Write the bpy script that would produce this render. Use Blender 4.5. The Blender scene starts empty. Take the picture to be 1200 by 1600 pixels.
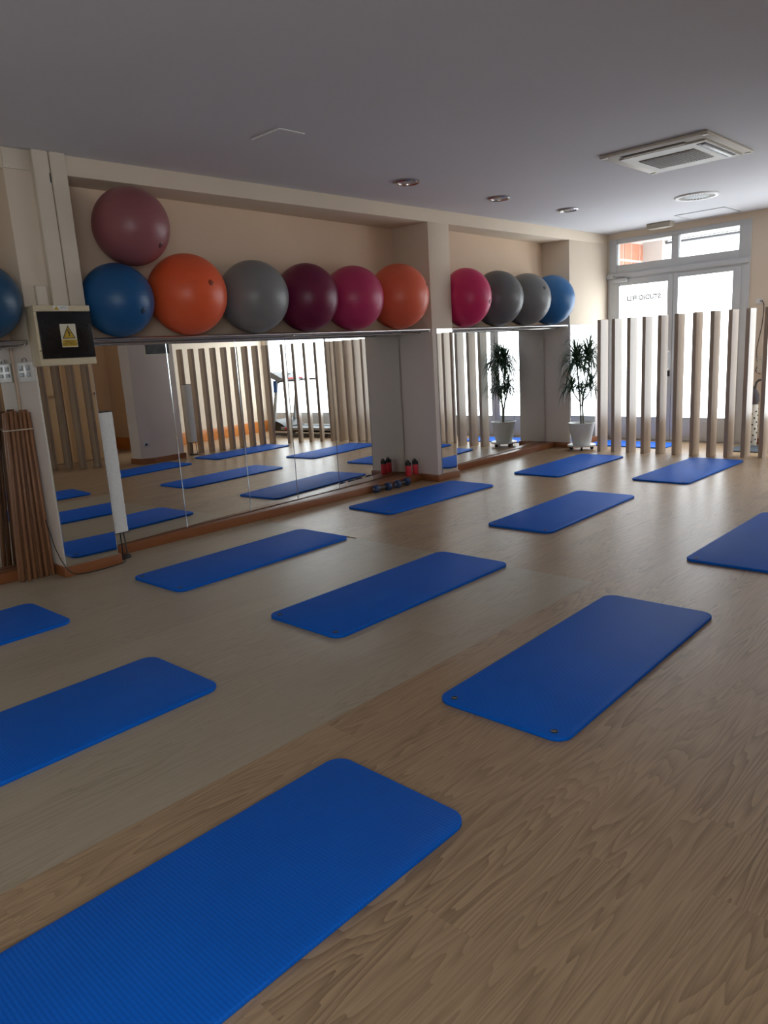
import bpy, bmesh, math, random
from mathutils import Vector, Matrix, noise

random.seed(11)
SC = bpy.context.scene
COL = SC.collection
PI = math.pi

# ------------------------------------------------------------------ camera, world, exposure
F_PX, PITCH, ROLL, YAW, EYE = 1146.7, 0.21308, -0.06056, 0.77761, 1.45


def camera_axes():
    cy, sy, cp, sp = math.cos(YAW), math.sin(YAW), math.cos(PITCH), math.sin(PITCH)
    fw = Vector((-sy * cp, cy * cp, -sp))
    rt = Vector((cy, sy, 0))
    up = rt.cross(fw)
    c, s = math.cos(ROLL), math.sin(ROLL)
    return c * rt + s * up, -s * rt + c * up, fw


cam_data = bpy.data.cameras.new('camera')
cam = bpy.data.objects.new('camera', cam_data)
COL.objects.link(cam)
cam_data.sensor_fit = 'VERTICAL'
cam_data.sensor_height = 24.0
cam_data.lens = F_PX / 1600.0 * 24.0
cam_data.clip_start = 0.05
_r, _u, _f = camera_axes()
cam.matrix_world = Matrix(((_r.x, _u.x, -_f.x, 0), (_r.y, _u.y, -_f.y, 0), (_r.z, _u.z, -_f.z, EYE), (0, 0, 0, 1)))
SC.camera = cam

world = bpy.data.worlds.new('overcast_sky')
SC.world = world
world.use_nodes = True
world.node_tree.nodes['Background'].inputs[0].default_value = (0.93, 0.97, 1.0, 1)
world.node_tree.nodes['Background'].inputs[1].default_value = 4.5

PANE_GLOW = 3.7
SC.view_settings.view_transform = 'Standard'
SC.view_settings.look = 'None'
SC.view_settings.gamma = 1.0
SC.view_settings.use_curve_mapping = False
SC.view_settings.exposure = 0.2

# ------------------------------------------------------------------ materials
MATS = {}


def new_mat(name):
    m = bpy.data.materials.new(name)
    m.use_nodes = True
    nt = m.node_tree
    return m, nt, nt.nodes['Principled BSDF']


def simple(name, col, rough=0.6, metal=0.0, spec=None, coat=0.0, var=0.0, vscale=6.0, bump=0.0, bscale=80.0, trans=0.0, sheen=0.0):
    """plain procedural material: base colour with soft noise variation and fine relief"""
    if name in MATS:
        return MATS[name]
    m, nt, b = new_mat(name)
    b.inputs['Roughness'].default_value = rough
    b.inputs['Metallic'].default_value = metal
    b.inputs['Coat Weight'].default_value = coat
    if spec is not None:
        b.inputs['Specular IOR Level'].default_value = spec
    b.inputs['Transmission Weight'].default_value = trans
    geo = nt.nodes.new('ShaderNodeNewGeometry')
    if var > 0:
        n = nt.nodes.new('ShaderNodeTexNoise')
        n.inputs['Scale'].default_value = vscale
        n.inputs['Detail'].default_value = 4
        nt.links.new(geo.outputs['Position'], n.inputs['Vector'])
        r = nt.nodes.new('ShaderNodeValToRGB')
        r.color_ramp.elements[0].position = 0.3
        r.color_ramp.elements[1].position = 0.7
        r.color_ramp.elements[0].color = tuple(c * (1 - var) for c in col) + (1,)
        r.color_ramp.elements[1].color = tuple(min(1, c * (1 + var)) for c in col) + (1,)
        nt.links.new(n.outputs['Fac'], r.inputs['Fac'])
        nt.links.new(r.outputs['Color'], b.inputs['Base Color'])
    else:
        b.inputs['Base Color'].default_value = tuple(col) + (1,)
    if bump > 0:
        n2 = nt.nodes.new('ShaderNodeTexNoise')
        n2.inputs['Scale'].default_value = bscale
        n2.inputs['Detail'].default_value = 3
        nt.links.new(geo.outputs['Position'], n2.inputs['Vector'])
        bp = nt.nodes.new('ShaderNodeBump')
        bp.inputs['Strength'].default_value = bump
        bp.inputs['Distance'].default_value = 0.003
        nt.links.new(n2.outputs['Fac'], bp.inputs['Height'])
        nt.links.new(bp.outputs['Normal'], b.inputs['Normal'])
    MATS[name] = m
    return m


def math_node(nt, op, a=None, b=None):
    n = nt.nodes.new('ShaderNodeMath')
    n.operation = op
    for i, v in enumerate((a, b)):
        if v is None:
            continue
        if isinstance(v, (int, float)):
            n.inputs[i].default_value = v
        else:
            nt.links.new(v, n.inputs[i])
    return n.outputs[0]


def wood(name, light, dark, rough=0.4, across=7.0, along=0.9, axis='Y', rings=55.0, grain=0.35, bump=0.05, column=None, tone=0.12, spec=0.5, objrand=True, ringmix=0.75, coords='world'):
    """wood with cathedral grain: contour lines of a stretched noise plus fine fibres"""
    m, nt, b = new_mat(name)
    L = nt.links
    if coords == 'world':
        src = nt.nodes.new('ShaderNodeNewGeometry').outputs['Position']
    else:
        src = nt.nodes.new('ShaderNodeTexCoord').outputs['Object']
    sep = nt.nodes.new('ShaderNodeSeparateXYZ')
    L.new(src, sep.inputs[0])
    if axis == 'Y':
        u, v, w_ = sep.outputs['X'], sep.outputs['Y'], sep.outputs['Z']
    else:
        u, v, w_ = math_node(nt, 'ADD', sep.outputs['X'], sep.outputs['Y']), sep.outputs['Z'], sep.outputs['X']
    rnd = None
    if objrand:
        rnd = nt.nodes.new('ShaderNodeObjectInfo').outputs['Random']
    if column:
        x0, cw = column
        ci = math_node(nt, 'FLOOR', math_node(nt, 'DIVIDE', math_node(nt, 'SUBTRACT', u, x0), cw))
        wn = nt.nodes.new('ShaderNodeTexWhiteNoise')
        wn.noise_dimensions = '1D'
        L.new(ci, wn.inputs['W'])
        rnd = math_node(nt, 'FRACT', math_node(nt, 'ADD', rnd, wn.outputs['Value'])) if rnd else wn.outputs['Value']
    if rnd is None:
        vnode = nt.nodes.new('ShaderNodeValue')
        vnode.outputs[0].default_value = 0.37
        rnd = vnode.outputs[0]
    off = math_node(nt, 'MULTIPLY', rnd, 57.0)
    comb = nt.nodes.new('ShaderNodeCombineXYZ')
    L.new(math_node(nt, 'MULTIPLY', u, across), comb.inputs[0])
    L.new(math_node(nt, 'MULTIPLY', v, along), comb.inputs[1])
    L.new(off, comb.inputs[2])
    n1 = nt.nodes.new('ShaderNodeTexNoise')
    n1.inputs['Scale'].default_value = 1.0
    n1.inputs['Detail'].default_value = 2.5
    n1.inputs['Roughness'].default_value = 0.45
    L.new(comb.outputs[0], n1.inputs['Vector'])
    ring = math_node(nt, 'FRACT', math_node(nt, 'MULTIPLY', n1.outputs['Fac'], rings / 6.283))
    ring = math_node(nt, 'POWER', ring, 1.8)
    comb2 = nt.nodes.new('ShaderNodeCombineXYZ')
    L.new(math_node(nt, 'MULTIPLY', u, 150.0), comb2.inputs[0])
    L.new(math_node(nt, 'MULTIPLY', v, 5.0), comb2.inputs[1])
    L.new(off, comb2.inputs[2])
    n2 = nt.nodes.new('ShaderNodeTexNoise')
    n2.inputs['Scale'].default_value = 1.0
    n2.inputs['Detail'].default_value = 3
    L.new(comb2.outputs[0], n2.inputs['Vector'])
    comb3 = nt.nodes.new('ShaderNodeCombineXYZ')
    L.new(math_node(nt, 'MULTIPLY', u, 2.5), comb3.inputs[0])
    L.new(math_node(nt, 'MULTIPLY', v, 0.7), comb3.inputs[1])
    L.new(math_node(nt, 'ADD', off, 13.0), comb3.inputs[2])
    n3 = nt.nodes.new('ShaderNodeTexNoise')
    n3.inputs['Scale'].default_value = 1.0
    n3.inputs['Detail'].default_value = 2
    L.new(comb3.outputs[0], n3.inputs['Vector'])
    # ring strength fades in and out along the board
    fade = nt.nodes.new('ShaderNodeMapRange')
    fade.inputs['From Min'].default_value = 0.38
    fade.inputs['From Max'].default_value = 0.62
    L.new(n3.outputs['Fac'], fade.inputs['Value'])
    amt = math_node(nt, 'MULTIPLY', math_node(nt, 'MULTIPLY', ring, ringmix), math_node(nt, 'ADD', math_node(nt, 'MULTIPLY', fade.outputs[0], 0.75), 0.25))
    amt = math_node(nt, 'ADD', amt, math_node(nt, 'MULTIPLY', math_node(nt, 'SUBTRACT', n2.outputs['Fac'], 0.4), grain))
    mix = nt.nodes.new('ShaderNodeMix')
    mix.data_type = 'RGBA'
    mix.clamp_factor = True
    L.new(amt, mix.inputs['Factor'])
    mix.inputs[6].default_value = tuple(light) + (1,)
    mix.inputs[7].default_value = tuple(dark) + (1,)
    hsv = nt.nodes.new('ShaderNodeHueSaturation')
    L.new(mix.outputs[2], hsv.inputs['Color'])
    L.new(math_node(nt, 'ADD', math_node(nt, 'MULTIPLY', rnd, 2 * tone), 1 - tone), hsv.inputs['Value'])
    L.new(hsv.outputs['Color'], b.inputs['Base Color'])
    b.inputs['Roughness'].default_value = rough
    b.inputs['Specular IOR Level'].default_value = spec
    bp = nt.nodes.new('ShaderNodeBump')
    bp.inputs['Strength'].default_value = bump
    bp.inputs['Distance'].default_value = 0.002
    L.new(n2.outputs['Fac'], bp.inputs['Height'])
    L.new(bp.outputs['Normal'], b.inputs['Normal'])
    MATS[name] = m
    return m


PL_X0, PL_W, PL_L = -2.12, 0.19, 1.26
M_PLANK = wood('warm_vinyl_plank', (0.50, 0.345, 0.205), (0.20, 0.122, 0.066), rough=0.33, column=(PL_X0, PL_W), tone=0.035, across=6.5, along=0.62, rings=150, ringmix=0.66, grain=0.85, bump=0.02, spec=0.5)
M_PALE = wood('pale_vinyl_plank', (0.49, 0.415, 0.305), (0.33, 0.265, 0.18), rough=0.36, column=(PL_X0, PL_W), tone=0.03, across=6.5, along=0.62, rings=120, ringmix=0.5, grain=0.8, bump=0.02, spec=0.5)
M_SLAT = wood('pale_oak_slat', (0.46, 0.365, 0.28), (0.36, 0.27, 0.195), rough=0.32, across=9, along=0.7, axis='Z', rings=24, tone=0.05, ringmix=0.5)
M_STICK = wood('red_brown_stick_wood', (0.27, 0.125, 0.06), (0.17, 0.075, 0.035), rough=0.45, across=30, along=2, axis='Z', rings=14, tone=0.2)
M_SKIRT = wood('orange_brown_skirting', (0.30, 0.11, 0.042), (0.22, 0.075, 0.028), rough=0.35, across=1.0, along=12, axis='Z', rings=16, tone=0.02, ringmix=0.4)
M_DOORWOOD = wood('honey_door_wood', (0.64, 0.41, 0.21), (0.52, 0.31, 0.14), rough=0.4, across=6, along=0.7, axis='Z', rings=20, tone=0.02, ringmix=0.4)

M_NICHE = simple('peach_niche_paint', (0.76, 0.575, 0.42), 0.85, var=0.03, vscale=1.3, bump=0.15, bscale=120)
M_CREAM = simple('cream_wall_paint', (0.75, 0.64, 0.51), 0.85, var=0.03, vscale=1.3, bump=0.15, bscale=120)
M_WHITEWALL = simple('off_white_wall_paint', (0.78, 0.70, 0.63), 0.8, var=0.03, vscale=1.3, bump=0.15, bscale=120)
M_CEIL = simple('grey_white_ceiling_paint', (0.69, 0.69, 0.72), 0.9, var=0.02, vscale=0.8, bump=0.1, bscale=150)
M_SLAB = simple('dark_joint', (0.16, 0.11, 0.07), 0.8)
M_MIRROR = simple('mirror_silver', (0.86, 0.88, 0.87), 0.0, metal=1.0)
M_MEDGE = simple('mirror_cut_edge', (0.62, 0.70, 0.74), 0.12, metal=0.9)
M_CHROME = simple('brushed_chrome', (0.62, 0.60, 0.58), 0.25, metal=1.0)
M_SHELF = simple('grey_shelf_board', (0.42, 0.39, 0.38), 0.45)
M_PVC = simple('white_lacquered_frame', (0.58, 0.59, 0.60), 0.4, var=0.02)
M_PVCTRUNK = simple('ivory_trunking_plastic', (0.72, 0.64, 0.52), 0.55, var=0.03)
M_IVORY = simple('ivory_cabinet_plastic', (0.66, 0.56, 0.38), 0.5, var=0.04)
M_BLACKGLOSS = simple('smoked_black_acrylic', (0.012, 0.012, 0.013), 0.18, var=0.3, vscale=25)
M_BLACK = simple('matt_black_plastic', (0.02, 0.02, 0.022), 0.5)
M_DARKGREY = simple('dark_grey_plastic', (0.07, 0.07, 0.075), 0.5)
M_GREY = simple('mid_grey_plastic', (0.30, 0.31, 0.32), 0.5)
M_SILVER = simple('silver_painted_metal', (0.45, 0.47, 0.48), 0.4, metal=0.5)
M_WHITEPL = simple('white_plastic', (0.78, 0.78, 0.76), 0.4)
M_IVORYAC = simple('aged_ivory_plastic', (0.62, 0.57, 0.47), 0.45)
M_STICKER = simple('sticker_white', (0.70, 0.66, 0.52), 0.5, var=0.05, vscale=60)
M_YELLOW = simple('warning_yellow', (0.55, 0.36, 0.03), 0.5, var=0.08, vscale=50)
M_INK = simple('black_ink', (0.015, 0.012, 0.008), 0.6)
M_PAPER = simple('rice_paper', (0.78, 0.78, 0.74), 0.9, var=0.05, vscale=60, bump=0.5, bscale=60)
M_STRING = simple('white_string', (0.7, 0.62, 0.5), 0.8)
M_POT = simple('white_pot_plastic', (0.80, 0.82, 0.80), 0.45)
M_SOIL = simple('dark_soil', (0.05, 0.035, 0.025), 0.95, var=0.4, vscale=60, bump=0.8)
M_TRUNK = simple('grey_green_stem', (0.16, 0.15, 0.10), 0.8, var=0.2, vscale=60, bump=0.6)
M_LEAF = simple('dark_green_leaf', (0.035, 0.085, 0.035), 0.4, var=0.35, vscale=30)
M_BOTTLE = simple('translucent_red_plastic', (0.85, 0.06, 0.08), 0.25, trans=0.1, coat=0.2)
M_DUMB = simple('navy_rubber', (0.03, 0.06, 0.16), 0.5)
M_BLUETOWEL = simple('blue_strap', (0.02, 0.08, 0.26), 0.8)
M_RED = simple('red_plastic', (0.6, 0.04, 0.05), 0.4)
M_BELT = simple('treadmill_belt_rubber', (0.12, 0.14, 0.15), 0.8, bump=0.4, bscale=300)
M_TILE = simple('terracotta_tile', (0.60, 0.24, 0.15), 0.4, var=0.1, vscale=8)
M_GROUT = simple('pale_grout', (0.75, 0.70, 0.66), 0.9)
M_OUTWHITE = simple('outdoor_white_render', (0.82, 0.80, 0.79), 0.9)
M_OUTGREY = simple('outdoor_grey_blind', (0.55, 0.50, 0.47), 0.8)
M_PAVE = simple('outdoor_paving', (0.45, 0.44, 0.42), 0.9, var=0.15, vscale=5)
M_DOORMAT = simple('dark_grey_mat_rubber', (0.07, 0.09, 0.115), 0.8, bump=0.4, bscale=200)
M_DOTS = simple('white_dotted_fabric', (0.72, 0.70, 0.64), 0.85)
M_PURPLE = simple('charcoal_knit', (0.10, 0.09, 0.10), 0.95, bump=0.8, bscale=200)
M_LENS = simple('frosted_lamp_lens', (0.55, 0.54, 0.52), 0.35)


def mat_rubber():
    """foam of the exercise mats: blue with a fine crosswise rib relief"""
    m, nt, b = new_mat('blue_ribbed_foam')
    tc = nt.nodes.new('ShaderNodeTexCoord')
    mp = nt.nodes.new('ShaderNodeMapping')
    nt.links.new(tc.outputs['Object'], mp.inputs[0])
    w1 = nt.nodes.new('ShaderNodeTexWave')
    w1.wave_type = 'BANDS'
    w1.bands_direction = 'Y'
    w1.inputs['Scale'].default_value = 26.0
    w2 = nt.nodes.new('ShaderNodeTexWave')
    w2.wave_type = 'BANDS'
    w2.bands_direction = 'X'
    w2.inputs['Scale'].default_value = 16.0
    nt.links.new(mp.outputs[0], w1.inputs['Vector'])
    nt.links.new(mp.outputs[0], w2.inputs['Vector'])
    h = math_node(nt, 'ADD', w1.outputs['Fac'], math_node(nt, 'MULTIPLY', w2.outputs['Fac'], 0.35))
    nz = nt.nodes.new('ShaderNodeTexNoise')
    nz.inputs['Scale'].default_value = 3.0
    nt.links.new(tc.outputs['Object'], nz.inputs['Vector'])
    mix = nt.nodes.new('ShaderNodeMix')
    mix.data_type = 'RGBA'
    nt.links.new(math_node(nt, 'MULTIPLY', math_node(nt, 'ADD', math_node(nt, 'MULTIPLY', h, 0.45), nz.outputs['Fac']), 0.6), mix.inputs['Factor'])
    mix.inputs[6].default_value = (0.002, 0.115, 0.60, 1)
    mix.inputs[7].default_value = (0.004, 0.165, 0.80, 1)
    nt.links.new(mix.outputs[2], b.inputs['Base Color'])
    b.inputs['Roughness'].default_value = 0.55
    b.inputs['Specular IOR Level'].default_value = 0.15
    bp = nt.nodes.new('ShaderNodeBump')
    bp.inputs['Strength'].default_value = 0.45
    bp.inputs['Distance'].default_value = 0.0015
    nt.links.new(h, bp.inputs['Height'])
    nt.links.new(bp.outputs['Normal'], b.inputs['Normal'])
    return m


M_MAT = mat_rubber()


def ball_mat(name, col, rough=0.38):
    m, nt, b = new_mat(name)
    b.inputs['Base Color'].default_value = tuple(col) + (1,)
    b.inputs['Roughness'].default_value = rough
    b.inputs['Specular IOR Level'].default_value = 0.45
    b.inputs['Subsurface Weight'].default_value = 0.0
    tc = nt.nodes.new('ShaderNodeTexCoord')
    w = nt.nodes.new('ShaderNodeTexWave')
    w.wave_type = 'BANDS'
    w.bands_direction = 'Z'
    w.inputs['Scale'].default_value = 14.0
    nt.links.new(tc.outputs['Object'], w.inputs['Vector'])
    n = nt.nodes.new('ShaderNodeTexNoise')
    n.inputs['Scale'].default_value = 90.0
    nt.links.new(tc.outputs['Object'], n.inputs['Vector'])
    bp = nt.nodes.new('ShaderNodeBump')
    bp.inputs['Strength'].default_value = 0.06
    bp.inputs['Distance'].default_value = 0.004
    nt.links.new(math_node(nt, 'ADD', w.outputs['Fac'], math_node(nt, 'MULTIPLY', n.outputs['Fac'], 0.6)), bp.inputs['Height'])
    nt.links.new(bp.outputs['Normal'], b.inputs['Normal'])
    return m


def frosted_pane(name, strength):
    """daylit frosted glass: glows with the daylight behind it and lets a blurred view through"""
    m, nt, b = new_mat(name)
    out = nt.nodes['Material Output']
    nt.nodes.remove(b)
    em = nt.nodes.new('ShaderNodeEmission')
    em.inputs[0].default_value = (0.89, 0.955, 1.0, 1)
    em.inputs[1].default_value = strength
    rf = nt.nodes.new('ShaderNodeBsdfRefraction')
    rf.inputs['IOR'].default_value = 1.02
    rf.inputs['Roughness'].default_value = 0.35
    rf.inputs['Color'].default_value = (0.35, 0.35, 0.35, 1)
    ad = nt.nodes.new('ShaderNodeAddShader')
    nt.links.new(em.outputs[0], ad.inputs[0])
    nt.links.new(rf.outputs[0], ad.inputs[1])
    nt.links.new(ad.outputs[0], out.inputs['Surface'])
    return m


def clear_pane():
    m, nt, b = new_mat('clear_glass')
    out = nt.nodes['Material Output']
    nt.nodes.remove(b)
    t = nt.nodes.new('ShaderNodeBsdfTransparent')
    t.inputs[0].default_value = (0.95, 0.97, 0.97, 1)
    g = nt.nodes.new('ShaderNodeBsdfGlossy')
    g.inputs['Roughness'].default_value = 0.02
    mx = nt.nodes.new('ShaderNodeMixShader')
    fr = nt.nodes.new('ShaderNodeFresnel')
    fr.inputs[0].default_value = 1.45
    nt.links.new(fr.outputs[0], mx.inputs[0])
    nt.links.new(t.outputs[0], mx.inputs[1])
    nt.links.new(g.outputs[0], mx.inputs[2])
    nt.links.new(mx.outputs[0], out.inputs['Surface'])
    return m


M_FROST = frosted_pane('daylit_frosted_glass', PANE_GLOW)
M_CLEAR = clear_pane()

# ------------------------------------------------------------------ mesh helpers


def link(name, me, m=None, parent=None, loc=(0, 0, 0), rot=(0, 0, 0)):
    o = bpy.data.objects.new(name, me)
    COL.objects.link(o)
    if m is not None and me is not None:
        if not me.materials:
            me.materials.append(m)
    o.location = loc
    o.rotation_euler = rot
    o.parent = parent
    return o


def finish(bm, name, smooth=True, angle=0.7):
    bmesh.ops.recalc_face_normals(bm, faces=bm.faces)
    me = bpy.data.meshes.new(name)
    bm.to_mesh(me)
    bm.free()
    if smooth:
        for f in me.polygons:
            f.use_smooth = True
        try:
            me.set_sharp_from_angle(angle=angle)
        except Exception:
            pass
    return me


def bm_box(bm, x0, x1, y0, y1, z0, z1, bevel=0.0, seg=2):
    r = bmesh.ops.create_cube(bm, size=1.0)
    vs = r['verts']
    for v in vs:
        v.co = Vector((x0 + (v.co.x + .5) * (x1 - x0), y0 + (v.co.y + .5) * (y1 - y0), z0 + (v.co.z + .5) * (z1 - z0)))
    if bevel > 0:
        es = list({e for v in vs for e in v.link_edges})
        bmesh.ops.bevel(bm, geom=es, offset=bevel, segments=seg, affect='EDGES', profile=0.5)


def box(name, x0, x1, y0, y1, z0, z1, m, parent=None, bevel=0.0, loc=(0, 0, 0), rot=(0, 0, 0), seg=2):
    bm = bmesh.new()
    bm_box(bm, x0, x1, y0, y1, z0, z1, bevel, seg)
    return link(name, finish(bm, name, smooth=bevel > 0), m, parent, loc, rot)


def bm_lathe(bm, prof, seg=24, center=(0, 0, 0), axis='Z'):
    """prof: list of (radius, height); radius 0 closes the end"""
    rings = []
    for r, h in prof:
        if r <= 1e-6:
            rings.append([bm.verts.new((0, 0, h))])
        else:
            rings.append([bm.verts.new((r * math.cos(2 * PI * k / seg), r * math.sin(2 * PI * k / seg), h)) for k in range(seg)])
    for a, b in zip(rings, rings[1:]):
        for k in range(seg):
            k2 = (k + 1) % seg
            if len(a) == 1 and len(b) == 1:
                continue
            if len(a) == 1:
                bm.faces.new((a[0], b[k], b[k2]))
            elif len(b) == 1:
                bm.faces.new((a[k], a[k2], b[0]))
            else:
                bm.faces.new((a[k], a[k2], b[k2], b[k]))
    vs = [v for r in rings for v in r]
    for v in vs:
        if axis == 'X':
            v.co = Vector((v.co.z, v.co.x, v.co.y))
        elif axis == 'Y':
            v.co = Vector((v.co.y, v.co.z, v.co.x))
        v.co += Vector(center)
    return vs


def lathe(name, prof, m, parent=None, seg=24, loc=(0, 0, 0), rot=(0, 0, 0), axis='Z', angle=0.7):
    bm = bmesh.new()
    bm_lathe(bm, prof, seg, axis=axis)
    return link(name, finish(bm, name, angle=angle), m, parent, loc, rot)


def bm_tube(bm, pts, rad, seg=8, cap=True):
    pts = [Vector(p) for p in pts]
    rads = rad if isinstance(rad, (list, tuple)) else [rad] * len(pts)
    rings = []
    ref = None
    for i, p in enumerate(pts):
        if i == 0:
            t = pts[1] - p
        elif i == len(pts) - 1:
            t = p - pts[i - 1]
        else:
            t = pts[i + 1] - pts[i - 1]
        t.normalize()
        if ref is None:
            ref = Vector((0, 0, 1)) if abs(t.z) < 0.9 else Vector((1, 0, 0))
        a = (ref - t * ref.dot(t)).normalized()
        ref = a
        b = t.cross(a)
        rings.append([bm.verts.new(p + (a * math.cos(2 * PI * k / seg) + b * math.sin(2 * PI * k / seg)) * rads[i]) for k in range(seg)])
    for r0, r1 in zip(rings, rings[1:]):
        for k in range(seg):
            bm.faces.new((r0[k], r0[(k + 1) % seg], r1[(k + 1) % seg], r1[k]))
    if cap:
        bm.faces.new(rings[0][::-1])
        bm.faces.new(rings[-1])


def tube(name, pts, rad, m, parent=None, seg=8, loc=(0, 0, 0), rot=(0, 0, 0)):
    bm = bmesh.new()
    bm_tube(bm, pts, rad, seg)
    return link(name, finish(bm, name), m, parent, loc, rot)


def spline(pts, n=8):
    """Catmull-Rom through points"""
    P = [Vector(p) for p in pts]
    P = [P[0] * 2 - P[1]] + P + [P[-1] * 2 - P[-2]]
    out = []
    for i in range(1, len(P) - 2):
        for k in range(n):
            t = k / n
            a, b, c, d = P[i - 1], P[i], P[i + 1], P[i + 2]
            out.append(0.5 * ((2 * b) + (c - a) * t + (2 * a - 5 * b + 4 * c - d) * t * t + (3 * b - a - 3 * c + d) * t ** 3))
    out.append(P[-2])
    return out


def prism(name, poly, d0, d1, m, parent=None, plane='YZ', loc=(0, 0, 0), rot=(0, 0, 0), bevel=0.0):
    """extrude a 2-D outline; plane names the outline's axes, the remaining axis runs d0..d1"""
    bm = bmesh.new()

    def co(p, d):
        if plane == 'YZ':
            return (d, p[0], p[1])
        if plane == 'XZ':
            return (p[0], d, p[1])
        return (p[0], p[1], d)
    a = [bm.verts.new(co(p, d0)) for p in poly]
    b = [bm.verts.new(co(p, d1)) for p in poly]
    bm.faces.new(a)
    bm.faces.new(b)
    n = len(poly)
    for k in range(n):
        bm.faces.new((a[k], a[(k + 1) % n], b[(k + 1) % n], b[k]))
    if bevel > 0:
        bmesh.ops.bevel(bm, geom=list(bm.edges), offset=bevel, segments=2, affect='EDGES')
    return link(name, finish(bm, name, smooth=bevel > 0), m, parent, loc, rot)


def empty(name, loc=(0, 0, 0), rotz=0.0):
    o = bpy.data.objects.new(name, None)
    o.empty_display_size = 0.1
    COL.objects.link(o)
    o.location = loc
    o.rotation_euler = (0, 0, rotz)
    return o


def tag(o, label, cat, group=None, kind=None):
    o['label'] = label
    o['category'] = cat
    if group:
        o['group'] = group
    if kind:
        o['kind'] = kind
    return o


def thing(name, label, cat, loc=(0, 0, 0), rotz=0.0, group=None):
    return tag(empty(name, loc, rotz), label, cat, group)


def structure(o, label=None):
    o['kind'] = 'structure'
    if label:
        o['label'] = label
    return o


def text_mesh(name, body, size, m, parent, matrix, depth=0.0006, align='CENTER', bold=0.0):
    cu = bpy.data.curves.new(name, 'FONT')
    cu.body = body
    cu.size = size
    cu.align_x = align
    cu.align_y = 'CENTER'
    cu.extrude = depth
    cu.offset = bold
    cu.space_line = 0.8
    to = bpy.data.objects.new(name + '_curve', cu)
    COL.objects.link(to)
    dg = bpy.context.evaluated_depsgraph_get()
    me = bpy.data.meshes.new_from_object(to.evaluated_get(dg))
    bpy.data.objects.remove(to)
    me.transform(matrix)
    me.name = name
    return link(name, me, m, parent)


def copy_tree(o, parent=None):
    c = o.copy()
    COL.objects.link(c)
    c.parent = parent
    for ch in list(o.children):
        copy_tree(ch, c)
    return c


# ------------------------------------------------------------------ room shell
XF = -5.26      # pillar fronts
XB = -5.62      # back of the niches
XM = -5.60      # mirror surface in the first niche
TH = math.radians(3.5)      # the mirrored niche walls run slightly askew to the pillar line


def niche_x(y):
    """mirror surface x in the niches"""
    if y > 6.5:
        return -5.50 - math.tan(TH) * (y - 6.60)
    if y > 2.2:
        return -5.515 - math.tan(TH) * (y - 2.45)
    return XM


ZC = 2.895      # ceiling
ZS = 1.675      # top of the ball shelves
ZB = 2.765      # underside of the beam
YD = 10.20      # inner face of the shopfront wall
Y_BACK = -3.0
X_R1, X_R2, Y_R = 1.50, 0.55, 7.20
XMAX = 1.70

# --- floor: slab with planks
floor = empty('floor')
structure(floor, 'wood-look plank floor, paler patch beside the mirrored wall')
box('underlay', -5.9, XMAX, Y_BACK - .1, YD + .1, -0.06, -0.006, M_SLAB, floor)
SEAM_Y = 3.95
planks = []
c0 = int(math.floor((-5.62 - PL_X0) / PL_W))
c1 = int(math.ceil((XMAX - PL_X0) / PL_W))
for c in range(c0, c1):
    xa = max(-5.62, PL_X0 + c * PL_W)
    xb = min(XMAX, PL_X0 + (c + 1) * PL_W)
    rr = random.Random(c * 7 + 3)
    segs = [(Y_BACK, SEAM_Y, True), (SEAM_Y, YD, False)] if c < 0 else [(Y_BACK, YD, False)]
    for ya, yb, pale in segs:
        y = ya - rr.random() * PL_L
        while y < yb:
            p0, p1 = max(y, ya), min(y + PL_L, yb)
            if p1 - p0 > 0.03:
                planks.append((xa, xb, p0, p1, pale))
            y += PL_L


def pix(p):
    d = Vector(p) - Vector((0, 0, EYE))
    z = d.dot(_f)
    if z < 0.05:
        return None
    return (600 + F_PX * d.dot(_r) / z, 800 - F_PX * d.dot(_u) / z)


def near(pl):
    best = None
    for fx in (0, .5, 1):
        for fy in (0, .5, 1):
            q = (pl[0] + (pl[1] - pl[0]) * fx, pl[2] + (pl[3] - pl[2]) * fy, 0)
            s = pix(q)
            if s and -40 < s[0] < 1240 and -40 < s[1] < 1640:
                d = math.hypot(q[0], q[1])
                best = d if best is None else min(best, d)
    return best


ranked = sorted([(near(p), i) for i, p in enumerate(planks) if near(p) is not None])
single = {i for d, i in ranked[:280]}
G = 0.0002
plank_mesh = {}
for i in sorted(single):
    xa, xb, ya, yb, pale = planks[i]
    key = (round(xb - xa, 3), round(yb - ya, 3), pale)
    if key not in plank_mesh:
        bm = bmesh.new()
        bm_box(bm, -(xb - xa) / 2 + G, (xb - xa) / 2 - G, -(yb - ya) / 2 + G, (yb - ya) / 2 - G, -0.006, 0.0)
        plank_mesh[key] = finish(bm, 'plank', smooth=False)
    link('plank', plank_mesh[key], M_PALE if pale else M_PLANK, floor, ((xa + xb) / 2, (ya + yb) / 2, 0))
bm = bmesh.new()
for i, (xa, xb, ya, yb, pale) in enumerate(planks):
    if i not in single:
        n0 = len(bm.faces)
        bm_box(bm, xa + G, xb - G, ya + G, yb - G, -0.006, 0.0)
        bm.faces.ensure_lookup_table()
        for k in range(n0, len(bm.faces)):
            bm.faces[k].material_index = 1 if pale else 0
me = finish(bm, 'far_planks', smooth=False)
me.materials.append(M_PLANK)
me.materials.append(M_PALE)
o = link('far_planks', me, None, floor)
o['kind'] = 'stuff'

# --- ceiling
ceiling = box('ceiling', -6.0, XMAX + .05, Y_BACK - .1, YD + .25, ZC, ZC + .12, M_CEIL)
structure(ceiling, 'smooth grey-white painted ceiling')

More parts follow.
